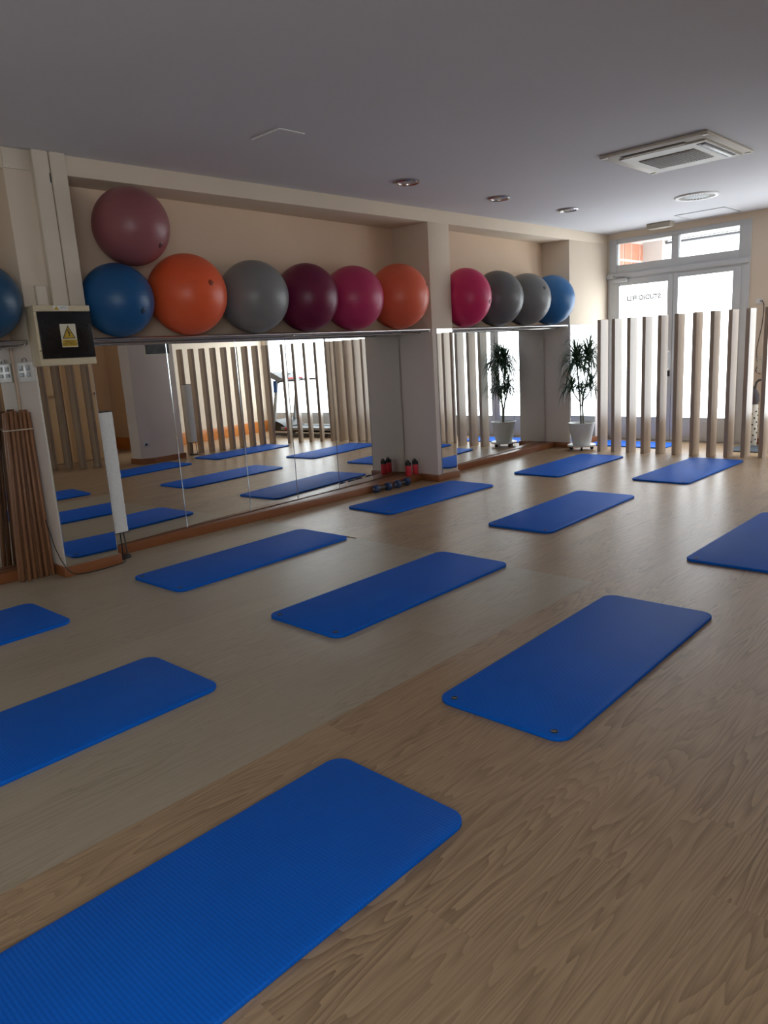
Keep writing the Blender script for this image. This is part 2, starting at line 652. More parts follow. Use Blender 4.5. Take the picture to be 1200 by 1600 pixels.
# --- left wall with pillars, beam and plinths
wl = empty('wall_left')
structure(wl, 'cream wall with shallow niches between pillars')
box('back_wall', -6.0, -5.80, Y_BACK, YD + .2, 0, ZC, M_CREAM, wl)
for a, b in [(Y_BACK, 2.03), (2.435, 6.25), (6.60, 9.13)]:
    prism('niche_wall', [(-5.81, a), (niche_x(a + .02) - .02, a), (niche_x(b - .02) - .02, b), (-5.81, b)], 0, ZB + .01, M_NICHE, wl, plane='XY')
PIL = [(2.03, 2.435), (6.25, 6.60), (9.13, YD + .05)]
for a, b in PIL:
    pl = box('pillar', -5.81, XF, a, b, ZS, ZB, M_CREAM, wl, bevel=0.002)
    box('pillar_base', -5.81, XF, a, b, 0, ZS, M_WHITEWALL, pl, bevel=0.002)
box('beam', -5.81, XF, Y_BACK, YD + .1, ZB, ZC, M_CREAM, wl, bevel=0.002)
PLX = -5.495
NICHES = [(Y_BACK, 2.03), (2.435, 6.25), (6.60, 9.13)]
for i, (a, b) in enumerate(NICHES):
    box('plinth', -5.79, PLX, a, b, 0, 0.075, M_SKIRT, wl, bevel=0.003)

bb = empty('baseboard_left')
structure(bb, 'orange-brown wooden skirting around the pillar feet')
for a, b in PIL:
    e = min(b, YD)
    box('skirting', XF, XF + .018, a - .018, e + (.018 if b < 9 else 0), 0, 0.075, M_SKIRT, bb, bevel=0.003)
    box('skirting', PLX, XF, a - .018, a, 0, 0.075, M_SKIRT, bb, bevel=0.003)
    if b < 9:
        box('skirting', PLX, XF, b, b + .018, 0, 0.075, M_SKIRT, bb, bevel=0.003)

# --- mirrors


def mirror(name, label, x, spans, z0, z1, rz=0.0):
    """frameless mirror: panels with a polished chamfer around the silvered face"""
    t = thing(name, label, 'mirror', (x, spans[0][0], z0), rz)
    ch, h = .004, z1 - z0
    for a, b in spans:
        ya, yb = a - spans[0][0] + .001, b - spans[0][0] - .001
        bm = bmesh.new()
        back = [bm.verts.new((-.006, y, z)) for y, z in ((ya, 0), (yb, 0), (yb, h), (ya, h))]
        midv = [bm.verts.new((-.003, y, z)) for y, z in ((ya, 0), (yb, 0), (yb, h), (ya, h))]
        front = [bm.verts.new((0, y, z)) for y, z in ((ya + ch, ch), (yb - ch, ch), (yb - ch, h - ch), (ya + ch, h - ch))]
        bm.faces.new(back)
        bm.faces.new(front)
        for lo, hi in ((back, midv), (midv, front)):
            for k in range(4):
                bm.faces.new((lo[k], lo[(k + 1) % 4], hi[(k + 1) % 4], hi[k]))
        me = finish(bm, 'mirror_panel', smooth=False)
        me.materials.append(M_MIRROR)
        me.materials.append(M_MEDGE)
        for f in me.polygons:
            f.material_index = 0 if f.normal.x > .95 else 1
        link('mirror_panel', me, None, t)
    return t


def seams(ys):
    return list(zip(ys, ys[1:]))


mirror('wall_mirror', 'long frameless wall mirror under the shelf of seven balls', niche_x(2.45), seams([2.45, 3.22, 3.93, 4.53, 5.13, 5.68, 6.24]), 0.078, ZS - .03, TH)
mirror('wall_mirror', 'frameless wall mirror in the niche behind the potted plant', niche_x(6.605), seams([6.605, 7.45, 8.28, 9.12]), 0.078, ZS - .03, TH)
mirror('wall_mirror', 'mirror in the niche behind the bundle of wooden sticks', XM, seams([-1.2, -.4, .4, 1.2, 2.01]), 0.078, ZS - .03)
mirror('pillar_mirror', 'narrow mirror on the pillar under the electrical cabinet', XF + .007, [(2.035, 2.432)], 0.078, 1.60)
mirror('pillar_mirror', 'narrow mirror strip on the pillar beside the red bottles', XF + .007, [(6.315, 6.585)], 0.078, ZS)
mirror('pillar_mirror', 'mirror panel on the end pillar behind the potted plant', XF + .007, [(9.14, 9.83)], 0.078, ZS)

# --- front wall with the shop door, transom and windows
WIN0, WIN1 = -2.72, .45
DX0, DX1 = -5.24, -3.33
ZW0, ZW1 = 0.335, 2.45
wf = empty('wall_front')
structure(wf, 'cream shopfront wall around door and windows')
box('wall_panel', DX1, WIN0, YD, YD + .2, 0, ZC, M_CREAM, wf)
box('wall_panel', WIN1, X_R2 + .1, YD, YD + .2, 0, ZC, M_CREAM, wf)
box('wall_panel', WIN0, WIN1, YD, YD + .2, ZW1, ZC, M_CREAM, wf)
box('wall_panel', DX0, DX1, YD, YD + .2, 2.80, ZC, M_CREAM, wf)
box('wall_panel', -5.85, DX0, YD, YD + .2, 0, ZC, M_CREAM, wf)
bf = empty('baseboard_front')
structure(bf, 'wooden skirting under the shopfront wall')
box('skirting', DX1 + .02, WIN0 - .01, YD - .018, YD, 0, 0.08, M_SKIRT, bf, bevel=0.003)


def frame_rect(name, x0, x1, z0, z1, wl_, wr, wb, wt, y0, y1, m, parent):
    """a rectangular frame: two stiles and two rails as one welded part"""
    bm = bmesh.new()
    bm_box(bm, x0, x0 + wl_, y0, y1, z0, z1, 0.004)
    bm_box(bm, x1 - wr, x1, y0, y1, z0, z1, 0.004)
    bm_box(bm, x0 + wl_, x1 - wr, y0, y1, z0, z0 + wb, 0.004)
    bm_box(bm, x0 + wl_, x1 - wr, y0, y1, z1 - wt, z1, 0.004)
    return link(name, finish(bm, name), m, parent)


# door_1: frame, two leaves with frosted panes
d1 = empty('door_1')
structure(d1, 'white double glass shop door with frosted panes')
frame_rect('door_frame', DX0, DX1, 0.005, 2.36, 0.07, 0.10, 0.012, 0.10, YD - .02, YD + .10, M_PVC, d1)
leafL = frame_rect('door_leaf', DX0 + .07, -4.30, 0.018, 2.26, 0.10, 0.075, 0.317, 0.085, YD - .03, YD + .03, M_PVC, d1)
leafR = frame_rect('door_leaf', -4.295, DX1 - .10, 0.018, 2.26, 0.065, 0.10, 0.317, 0.055, YD - .03, YD + .03, M_PVC, d1)
box('pane', DX0 + .16, -4.365, YD - .004, YD + .004, .33, 2.18, M_FROST, leafL)
box('pane', -4.24, DX1 - .19, YD - .004, YD + .004, .33, 2.21, M_FROST, leafR)
box('kick_panel', DX0 + .19, -4.40, YD - .036, YD - .028, .06, .29, M_PVC, leafL, bevel=0.004)
box('kick_panel', -4.20, DX1 - .22, YD - .036, YD - .028, .06, .29, M_PVC, leafR, bevel=0.004)
tube('door_handle', spline([(-4.335, YD - .03, 1.0), (-4.345, YD - .085, 1.01), (-4.35, YD - .09, 1.12), (-4.345, YD - .085, 1.23), (-4.335, YD - .03, 1.24)], 5), 0.012, M_WHITEPL, leafL, 10)
box('lock_plate', -4.35, -4.315, YD - .037, YD - .029, .90, .98, M_BLACK, leafL, bevel=0.002)
cl = box('door_closer', DX0 + .10, DX0 + .30, YD - .085, YD - .03, 2.225, 2.275, M_PVC, d1, bevel=0.006)
tube('closer_arm', [(DX0 + .27, YD - .06, 2.29), (DX0 + .12, YD - .12, 2.30), (DX0 + .10, YD - .03, 2.32)], 0.008, M_GREY, cl, 6)
# lettering on the outside of the pane reads reversed from the room
mtx = Matrix.Translation((-4.78, YD - .0052, 1.99)) @ Matrix.Rotation(PI, 4, 'Z') @ Matrix.Rotation(PI / 2, 4, 'X')
M_LETTER = simple('grey_vinyl_lettering', (0.30, 0.29, 0.29), 0.6)
M_LETTER2 = simple('red_vinyl_lettering', (0.55, 0.25, 0.25), 0.6)
t1 = text_mesh('lettering', 'STUDIO FELI', 0.088, M_LETTER, leafL, mtx @ Matrix.Translation((-.06, 0, 0)), bold=.004)

# window_1: transom with two clear panes
w1 = empty('window_1')
structure(w1, 'white two-pane transom window above the shop door')
frame_rect('window_frame', DX0, DX1, 2.36, 2.81, 0.115, 0.145, 0.10, 0.06, YD - .01, YD + .10, M_PVC, w1)
box('mullion', -4.34, -4.25, YD - .01, YD + .09, 2.46, 2.75, M_PVC, w1, bevel=0.004)
box('pane', DX0 + .11, -4.335, YD + .035, YD + .041, 2.455, 2.755, M_CLEAR, w1)
box('pane', -4.255, DX1 - .14, YD + .035, YD + .041, 2.455, 2.755, M_CLEAR, w1)
box('ledge', DX0 - .02, DX1 - .01, YD - .045, YD - .008, 2.285, 2.345, M_PVC, w1, bevel=0.006)

# window_2: wide shop window behind the treadmill
w2 = empty('window_2')
structure(w2, 'wide frosted shop window behind the treadmill')
box('window_frame', WIN0, WIN1, YD - .01, YD + .12, 0.0, ZW0, M_PVC, w2, bevel=0.004)
frame_rect('window_frame', WIN0, WIN1, ZW0, ZW1, 0.07, 0.07, 0.04, 0.06, YD + .01, YD + .10, M_PVC, w2)
nw = 2
ww = (WIN1 - WIN0 - .14) / nw
for k in range(nw):
    xa = WIN0 + .07 + k * ww
    box('pane', xa + (.02 if k else 0), xa + ww - (.02 if k < nw - 1 else 0), YD + .046, YD + .054, ZW0 + .035, ZW1 - .055, M_FROST, w2)
    if k:
        box('mullion', xa - .022, xa + .022, YD + .02, YD + .09, ZW0 + .04, ZW1 - .06, M_PVC, w2, bevel=0.004)

# --- walls of the other side of the room (seen in the mirrors)
wr = empty('wall_right')
structure(wr, 'cream side wall seen in the mirrors')
box('wall_panel', X_R2, X_R2 + .2, Y_R + .2, YD + .2, 0, ZC, M_CREAM, wr)
SW0, SW1, SZ0, SZ1 = -2.7, .2, .95, 2.45
box('wall_panel', X_R1, X_R1 + .2, Y_BACK, SW0, 0, ZC, M_CREAM, wr)
box('wall_panel', X_R1, X_R1 + .2, SW1, 3.7, 0, ZC, M_CREAM, wr)
M_PEACH = simple('warm_peach_wall_paint', (0.76, 0.53, 0.33), 0.8, var=.03, vscale=1.3)
box('wall_panel', X_R1, X_R1 + .2, 3.7, Y_R, 0, ZC, M_PEACH, wr)
box('wall_panel', X_R1, X_R1 + .2, SW0, SW1, 0, SZ0, M_CREAM, wr)
box('wall_panel', X_R1, X_R1 + .2, SW0, SW1, SZ1, ZC, M_CREAM, wr)
box('wall_panel', X_R2, X_R1 + .2, Y_R, Y_R + .2, 0, ZC, M_PEACH, wr)
wb = box('wall_back', -5.85, X_R1 + .2, Y_BACK - .2, Y_BACK, 0, ZC, M_CREAM)
structure(wb, 'cream end wall of the studio')
w3 = empty('added_window')  # guessed window out of view, added so its glowing panes light the foreground
structure(w3, 'guessed frosted window beside the viewer, out of view, added to light the foreground')
bm = bmesh.new()
bm_box(bm, X_R1 + .03, X_R1 + .10, SW0, SW0 + .06, SZ0, SZ1, .004)
bm_box(bm, X_R1 + .03, X_R1 + .10, SW1 - .06, SW1, SZ0, SZ1, .004)
bm_box(bm, X_R1 + .03, X_R1 + .10, SW0 + .06, SW1 - .06, SZ0, SZ0 + .06, .004)
bm_box(bm, X_R1 + .03, X_R1 + .10, SW0 + .06, SW1 - .06, SZ1 - .06, SZ1, .004)
link('window_frame', finish(bm, 'window_frame'), M_PVC, w3)
for k in range(2):
    ya = SW0 + .06 + k * (SW1 - SW0 - .12) / 2
    yb = ya + (SW1 - SW0 - .12) / 2
    box('pane', X_R1 + .06, X_R1 + .068, ya + (.02 if k else 0), yb - (.02 if k < 1 else 0), SZ0 + .055, SZ1 - .055, M_FROST, w3)
    if k:
        box('mullion', X_R1 + .04, X_R1 + .09, ya - .022, ya + .022, SZ0 + .06, SZ1 - .06, M_PVC, w3)
br = empty('baseboard_right')
structure(br, 'orange-brown skirting along the side wall')
M_ORANGE = simple('glossy_orange_wood', (0.62, 0.22, 0.05), 0.3, var=0.1, vscale=4)
box('skirting', X_R1 - .018, X_R1, Y_BACK, 4.10, 0, .22, M_ORANGE, br, bevel=0.003)
box('skirting', X_R1 - .018, X_R1, 5.66, Y_R, 0, .22, M_ORANGE, br, bevel=0.003)
box('skirting', X_R2, X_R1 - .018, Y_R - .018, Y_R, 0, .22, M_ORANGE, br, bevel=0.003)
box('skirting', X_R2 - .018, X_R2, Y_R - .018, YD - .02, 0, .22, M_ORANGE, br, bevel=0.003)
for n, (ya, yb, hy) in enumerate([(4.15, 4.97, 4.90), (5.02, 5.62, 5.53)]):
    dd = empty('door_%d' % (n + 2))
    structure(dd, 'honey wood inner door with metal handle')
    lf = box('door_leaf', X_R1 - .035, X_R1 - .003, ya, yb, .01, 2.05, M_DOORWOOD, dd, bevel=0.003)
    lathe('door_handle', [(0, 0), (.025, 0), (.025, .012), (.012, .014), (.012, .05), (.024, .055), (.024, .075), (0, .08)], M_CHROME, lf, 14, loc=(X_R1 - .035, hy, 1.08), rot=(0, -PI / 2, 0))
    frame = box('door_frame', X_R1 - .05, X_R1 - .002, ya - .03, ya - .002, 0, 2.08, M_DOORWOOD, dd)

# column between the screens
colm = prism('wall_column', [(-1.08, 6.16), (-.96, 6.0), (-.72, 6.0), (-.60, 6.16), (-.60, 6.72), (-1.08, 6.72)], 0, ZC, M_WHITEWALL, None, plane='XY', bevel=0.004)
structure(colm, 'off-white room column with chamfered corners')
cb = prism('baseboard_column', [(-1.098, 6.155), (-.968, 5.982), (-.712, 5.982), (-.582, 6.155), (-.582, 6.738), (-1.098, 6.738)], 0, .085, M_SKIRT, None, plane='XY')
structure(cb, 'brown skirting around the column foot')

# --- outside the door: tiled porch side, soffit, pavement
po = empty('wall_porch')
structure(po, 'terracotta tiled porch side wall outside the transom')
box('grout_bed', -5.42, -5.26, YD + .22, 11.3, 0, 2.95, M_GROUT, po)
tm = None
for r_ in range(8, 12):
    for c_ in range(4):
        ya = YD + .23 + c_ * .265
        za = .03 + r_ * .265 - .09
        if tm is None:
            bm = bmesh.new()
            bm_box(bm, 0, .012, 0, .232, 0, .232, .002, 1)
            tm = finish(bm, 'tile')
        link('tile', tm, M_TILE, po, (-5.262, ya, za))
structure(box('ceiling_porch', -5.42, -2.9, YD + .2, 11.5, 2.85, 2.95, M_OUTWHITE), 'white porch soffit outside')
structure(box('trim_1', -5.42, -2.9, 11.40, 11.50, 2.80, 2.83, simple('dark_porch_trim', (0.10, 0.10, 0.11), .6), bevel=.005), 'grey porch edge trim')
structure(box('wall_outside', -5.9, -4.95, 11.3, 11.5, 0, 3.0, M_OUTGREY), 'grey outdoor return wall')
structure(box('floor_outside', -6, 3, YD + .2, 13.0, -.1, -.02, M_PAVE), 'grey pavement outside')

# ------------------------------------------------------------------ exercise mats


def mat_meshes():
    L, W, T, rc = 1.60, 0.60, 0.017, 0.065
    pts = []
    for cx, cy, a0 in ((W / 2 - rc, L / 2 - rc, 0), (-W / 2 + rc, L / 2 - rc, 90), (-W / 2 + rc, -L / 2 + rc, 180), (W / 2 - rc, -L / 2 + rc, 270)):
        for k in range(9):
            a = math.radians(a0 + 90 * k / 8)
            pts.append((cx + rc * math.cos(a), cy + rc * math.sin(a)))
    bm = bmesh.new()
    b = 0.003
    layers = []
    n = len(pts)

    def inset(d, z):
        out = []
        for x, y in pts:
            out.append(bm.verts.new((x * (1 - d / (W / 2)), y * (1 - d / (L / 2)), z)))
        return out
    for d, z in ((b * .6, 0), (0, b), (0, T - b), (b * .3, T - b * .3), (b, T)):
        layers.append(inset(d, z))
    for a_, b_ in zip(layers, layers[1:]):
        for k in range(n):
            bm.faces.new((a_[k], a_[(k + 1) % n], b_[(k + 1) % n], b_[k]))
    bm.faces.new(layers[0][::-1])
    bm.faces.new(layers[-1])
    body = finish(bm, 'foam_pad', angle=1.0)
    bm = bmesh.new()
    bm_lathe(bm, [(.0150, T - .002), (.0150, T + .001), (.0120, T + .0024), (.0085, T + .001), (.0085, T - .001)], 16)
    eye = finish(bm, 'eyelet')
    bm = bmesh.new()
    bm_lathe(bm, [(0, T + .0004), (.0086, T + .0004)], 16)
    hole = finish(bm, 'eyelet_hole')
    return body, eye, hole


MAT_BODY, MAT_EYE, MAT_HOLE = mat_meshes()
M_HOLE = simple('floor_through_eyelet', (0.30, 0.24, 0.16), 0.5)
M_EYE = simple('dark_eyelet', (0.03, 0.05, 0.10), 0.3, metal=0.6)
MATS_AT = [
    (-1.573, .80, 0.6, 1, 'large blue exercise mat closest to the viewer, at the foot of the picture'),
    (-1.607, 2.965, 1.6, 1, 'blue exercise mat with two clear eyelets, on brown planks beyond the closest mat'),
    (-3.04, 3.17, 0.7, 1, 'blue exercise mat in the middle of the room, on the pale planks\' far end'),
    (-4.515, 3.096, 2.4, 1, 'blue exercise mat lying along the long mirror nearest the paper lamp'),
    (-4.835, 5.506, -1.0, 1, 'dark blue exercise mat in front of the dumbbells and red bottles'),
    (-3.285, 5.613, 1.8, 1, 'blue exercise mat between the pillar-foot mat and the mat cut by the frame edge'),
    (-4.488, 7.80, 0.2, 1, 'blue exercise mat closest to the potted plant'),
    (-3.137, 7.98, -0.4, 1, 'blue exercise mat closest to the slat screen before the shop door'),
    (-1.56, 5.46, 0.3, 1, 'blue exercise mat cut off by the frame edge below the slat screen'),
    (-3.02, .86, 2.0, 1, 'ribbed blue exercise mat on pale planks, cut off at its near end by the frame'),
    (-4.50, .82, 2.4, 1, 'small visible corner of blue exercise mat near the wooden sticks'),
    (-1.60, 7.50, 0.0, 1, 'blue exercise mat by the treadmill screen, seen only in the mirror'),
]
for i, (x, y, a, _, lab) in enumerate(MATS_AT):
    t = thing('exercise_mat', lab, 'mat', (x, y, 0), math.radians(a), 'blue exercise mats set out in rows')
    link('foam_pad', MAT_BODY, M_MAT, t)
    for ex in (-.235, .235):
        e_ = link('eyelet', MAT_EYE, M_EYE, t, (ex, -.755, 0))
        link('eyelet_hole', MAT_HOLE, M_HOLE, e_)
# two mats behind the screen by the door
t = thing('door_mat', 'blue mat lying flat behind the slats by the shop door', 'mat', (-4.62, 9.68, 0), math.radians(90))
o = link('foam_pad', MAT_BODY, M_MAT, t)
o.scale = (.85, .7, .9)
t = thing('door_mat', 'dark grey-blue door mat behind the slats by the dotted roll', 'mat', (-3.00, 9.72, 0), math.radians(90))
o = link('foam_pad', MAT_BODY.copy(), None, t)
o.data.materials.clear()
o.data.materials.append(M_DOORMAT)
o.scale = (.85, .36, .8)

# ------------------------------------------------------------------ shelves and balls
SHELVES = [(Y_BACK + .02, 2.025, 'metal-edged shelf carrying the single dark blue ball'),
           (2.44, 6.245, 'long metal-edged shelf carrying the row of seven balls'),
           (6.605, 9.125, 'metal-edged shelf carrying the pink, two grey and blue balls')]
for a, b, lab in SHELVES:
    t = thing('ball_shelf', lab, 'shelf', (XB, a, 0))
    xa_, xb_ = niche_x(a + .02) - .018 - XB, niche_x(b - .02) - .018 - XB
    prism('shelf_board', [(xa_, 0), (.31, 0), (.31, b - a), (xb_, b - a)], ZS - .022, ZS - .004, M_SHELF, t, plane='XY')
    tube('front_rail', [(.335, .01, ZS - .008), (.335, b - a - .01, ZS - .008)], 0.012, M_CHROME, t, 10)
    tube('rear_rail', [(.20, .01, ZS - .034), (.20, b - a - .01, ZS - .034)], 0.010, M_CHROME, t, 8)
    n = max(1, int((b - a) / 1.6))
    for k in range(n + 1):
        yk = .02 + (b - a - .04) * k / n
        box('bracket', .13, .345, yk - .008, yk + .008, ZS - .03, ZS - .018, M_CHROME, t, bevel=0.002)


def ball(loc, r, mname, col, lab, plug=None, squash=(1.0, 1.0), rough=0.38):
    kx, ky = squash
    t = thing('exercise_ball', lab, 'ball', (loc[0], loc[1], loc[2] - r), 0, 'inflated exercise balls on the wall shelves')
    bm = bmesh.new()
    bmesh.ops.create_uvsphere(bm, u_segments=56, v_segments=36, radius=r)
    for v in bm.verts:
        v.co.y *= ky
        if v.co.x < 0:
            v.co.x *= kx
    link('ball_shell', finish(bm, 'ball_shell', angle=3.0), ball_mat(mname, col, rough), t, (0, 0, r))
    if plug:
        d = Vector(plug).normalized()
        q = d.to_track_quat('Z', 'Y')
        bm = bmesh.new()
        bm_lathe(bm, [(0, .004), (.012, .004), (.020, .002), (.028, -.005), (.028, -.014)], 16)
        dark = simple(mname + '_valve', tuple(c * .35 for c in col), 0.4)
        o = link('valve_plug', finish(bm, 'valve_plug'), dark, t, Vector((0, 0, r)) + Vector((d.x * r, d.y * r * ky, d.z * r)))
        o.rotation_euler = q.to_euler()
    return t


def towards(dx, dz):
    """direction on a ball facing the room: dx along the wall, dz up"""
    return (math.sqrt(max(0.05, 1 - dx * dx - dz * dz)), dx, dz)


BX = -5.275
BALLS = [
    (1.76, 0.25, 1, 'navy_ball', (0.012, 0.07, 0.15), 'dark blue ball alone on its shelf, cut off by the frame', None),
    (2.706, 0.262, 0.985, 'blue_ball', (0.012, 0.10, 0.27), 'blue ball beside the electrical cabinet, under the mauve one', towards(.25, -.35)),
    (3.294, 0.31, 1, 'orange_ball', (0.90, 0.13, 0.04), 'bright orange ball between the blue ball and the grey one', towards(.1, .2)),
    (3.937, 0.299, 0.995, 'grey_ball', (0.23, 0.23, 0.23), 'grey ball between the bright orange and dark maroon balls', None),
    (4.524, 0.299, 0.95, 'maroon_ball', (0.17, 0.010, 0.05), 'dark maroon ball between the grey and magenta balls', None),
    (5.111, 0.3, 0.98, 'magenta_ball', (0.52, 0.035, 0.13), 'dull magenta ball between the maroon and coral orange balls', None),
    (5.755, 0.322, 0.955, 'coral_ball', (0.82, 0.14, 0.065), 'coral orange ball against the pillar, last of the long row', towards(.45, .3)),
    (6.862, 0.322, 0.8, 'pink_ball', (0.64, 0.025, 0.13), 'crimson pink ball partly hidden by the pillar', towards(.2, -.2)),
    (7.483, 0.318, 0.96, 'charcoal_ball', (0.13, 0.13, 0.13), 'darker grey ball beside the crimson pink one', None),
    (8.1, 0.313, 0.965, 'stone_ball', (0.17, 0.17, 0.165), 'lighter grey ball with a valve mark, beside the bright blue ball', towards(-.1, .35)),
    (8.688, 0.311, 0.92, 'sky_ball', (0.02, 0.14, 0.36), 'bright blue ball at the shelf end next to the door', None),
]
for y, r, ky, mn, col, lab, plug in BALLS:
    ball((BX, y, ZS + r + .0055), r, mn, col, lab, plug, squash=(min(1.0, (BX - niche_x(y) + .012) / r), ky))
ball((-5.262, 2.880, 2.466), .276, 'mauve_ball', (0.31, 0.105, 0.115), 'dull mauve ball resting on top of the blue and orange balls', towards(.38, -.55))

# ------------------------------------------------------------------ cabinet, trunking, notice on the pillar
t = thing('electrical_cabinet', 'ivory electrical cabinet with black door and yellow warning sign on the pillar', 'electrical cabinet', (XF, 2.02, 1.498))
bm = bmesh.new()
bm_box(bm, .008, .13, 0, .385, 0, .395, .006)
link('cabinet_body', finish(bm, 'cabinet_body'), M_IVORY, t)
box('top_rim', .13, .152, 0, .385, .355, .395, M_IVORY, t, bevel=.004)
box('bottom_rim', .13, .152, 0, .385, 0, .045, M_IVORY, t, bevel=.004)
box('side_rim', .13, .150, 0, .020, .045, .355, M_IVORY, t, bevel=.003)
dr = box('cabinet_door', .13, .154, .021, .384, .047, .353, M_BLACKGLOSS, t, bevel=.003)
sg = box('warning_sign', .1545, .1552, .158, .266, .118, .272, M_STICKER, dr)
tri = prism('triangle_border', [(.166, .175), (.258, .175), (.212, .262)], .1552, .1556, M_INK, sg)
prism('triangle_field', [(.175, .180), (.249, .180), (.212, .251)], .1556, .1560, M_YELLOW, sg)
prism('lightning_bolt', [(.207, .236), (.213, .236), (.214, .216), (.2225, .216), (.219, .198), (.222, .199), (.2155, .188), (.212, .200), (.215, .199), (.216, .209), (.207, .209)], .1560, .1563, M_INK, sg)
box('sign_caption_field', .1552, .1555, .162, .262, .123, .168, M_YELLOW, sg)
side = Matrix(((0, 0, 1, 0), (1, 0, 0, 0), (0, 1, 0, 0), (0, 0, 0, 1)))
text_mesh('sign_caption', 'RIESGO\nELECTRICO', .0205, M_INK, sg, Matrix.Translation((.1557, .212, .1455)) @ side, depth=.0001)
st = box('cabinet_sticker', .1522, .1526, .135, .235, .362, .392, M_WHITEPL, t)
prism('sticker_triangle', [(.137, .364), (.173, .364), (.155, .390)], .1526, .1529, M_YELLOW, st)
text_mesh('sticker_lines', 'RIESGO\nELECTRICO', .010, M_GREY, st, Matrix.Translation((.1528, .203, .378)) @ side, depth=.0001)
lathe('door_screw', [(0, .004), (.006, .003), (.006, 0)], M_CHROME, t, 10, loc=(.150, .010, .10), rot=(0, PI / 2, 0))

t = thing('cable_trunking', 'ivory cable trunking on the pillar, nearer the blue ball', 'trunking', (XF, 2.32, 1.895))
prism('trunking_cover', [(0, 0), (.108, 0), (.108, .998), (0, .998)], .002, .052, M_PVCTRUNK, t, bevel=.004)
t = thing('cable_trunking', 'ivory cable trunking on the pillar with a gap near its top', 'trunking', (XF, 2.205, 1.895))
prism('trunking_cover', [(.0, 0), (.108, 0), (.108, .998), (0, .998)], .002, .050, M_PVCTRUNK, t, bevel=.004)
t2 = box('trunking_gap', .049, .0515, .100, .107, .80, .86, M_BLACK, t)
t = thing('junction_box', 'small ivory junction box above the electrical cabinet', 'junction box', (XF, 2.105, 1.897))
box('box_body', .002, .035, 0, .075, 0, .135, M_PVCTRUNK, t, bevel=.006)
box('box_lid', .034, .040, .004, .071, .004, .131, M_PVCTRUNK, t, bevel=.003)
t = thing('beam_joint_cover', 'cracked ivory cover piece where beam and pillar meet', 'cover', (XF, 2.03, 2.765))
box('cover_plate', .002, .010, .0, .165, 0, .125, M_PVCTRUNK, t, bevel=.003)

t = thing('switch_panel', 'small grey-white panel with four dark marks on the pillar side', 'panel', (-5.40, 2.03, 1.40))
box('panel_plate', -.13, .13, -.012, -.001, 0, .135, M_WHITEPL, t, bevel=.003)
for ux, uz in ((-.065, .095), (.06, .095), (-.065, .045), (.06, .045)):
    k = box('switch_key', ux - .035, ux + .035, -.016, -.012, uz - (.017 if uz > .07 else .010), uz + .017, M_GREY, t, bevel=.002)
    box('key_mark', ux - .030, ux + .028, -.0168, -.016, uz - .004, uz + .012, M_DARKGREY, k)
tube('hanger_loop', spline([(-.04, -.008, .133), (-.03, -.008, .158), (.03, -.008, .158), (.04, -.008, .133)], 5), .004, M_GREY, t, 6)

# ------------------------------------------------------------------ wooden sticks
stick_spec = []
for j_ in range(6):      # foot x, foot y, top x, top y: two rows, closer together at the top
    for i_ in range(2):
        stick_spec.append((-5.455 + i_ * .042 + (j_ % 2) * .008, 1.775 + j_ * .042 + i_ * .006, -5.485 + i_ * .034 + (j_ % 2) * .006, 1.862 + j_ * .0285 + i_ * .005))
rs = random.Random(5)
for i, (fx, fy, tx, ty) in enumerate(stick_spec):
    L = 1.20 + rs.uniform(-.012, .012)
    dx, dy = tx - fx, ty - fy
    h = math.sqrt(L * L - dx * dx - dy * dy)
    t = tag(tube('wooden_stick', [(0, 0, .002), (dx * .004, dy * .004, .006), (dx * .996, dy * .996, h - .004), (dx, dy, h)], [.010, .0135, .0135, .010], M_STICK, None, 10, loc=(fx, fy, 0)),
            'reddish wooden exercise stick in the tied bundle leaning by the mirror', 'stick', 'bundle of wooden exercise sticks')
sp = [(-5.500, 1.838, 1.075), (-5.435, 1.838, 1.074), (-5.417, 1.93, 1.073), (-5.415, 2.016, 1.075), (-5.490, 2.016, 1.076), (-5.503, 1.93, 1.075), (-5.500, 1.838, 1.075)]
o = tube('tie_cord', [(p[0] + 5.47, p[1] - 1.975, 0) for p in sp], .004, M_STRING, None, 6, loc=(-5.47, 1.975, 1.075))
tag(o, 'white string tied around the bundle of wooden sticks', 'string')


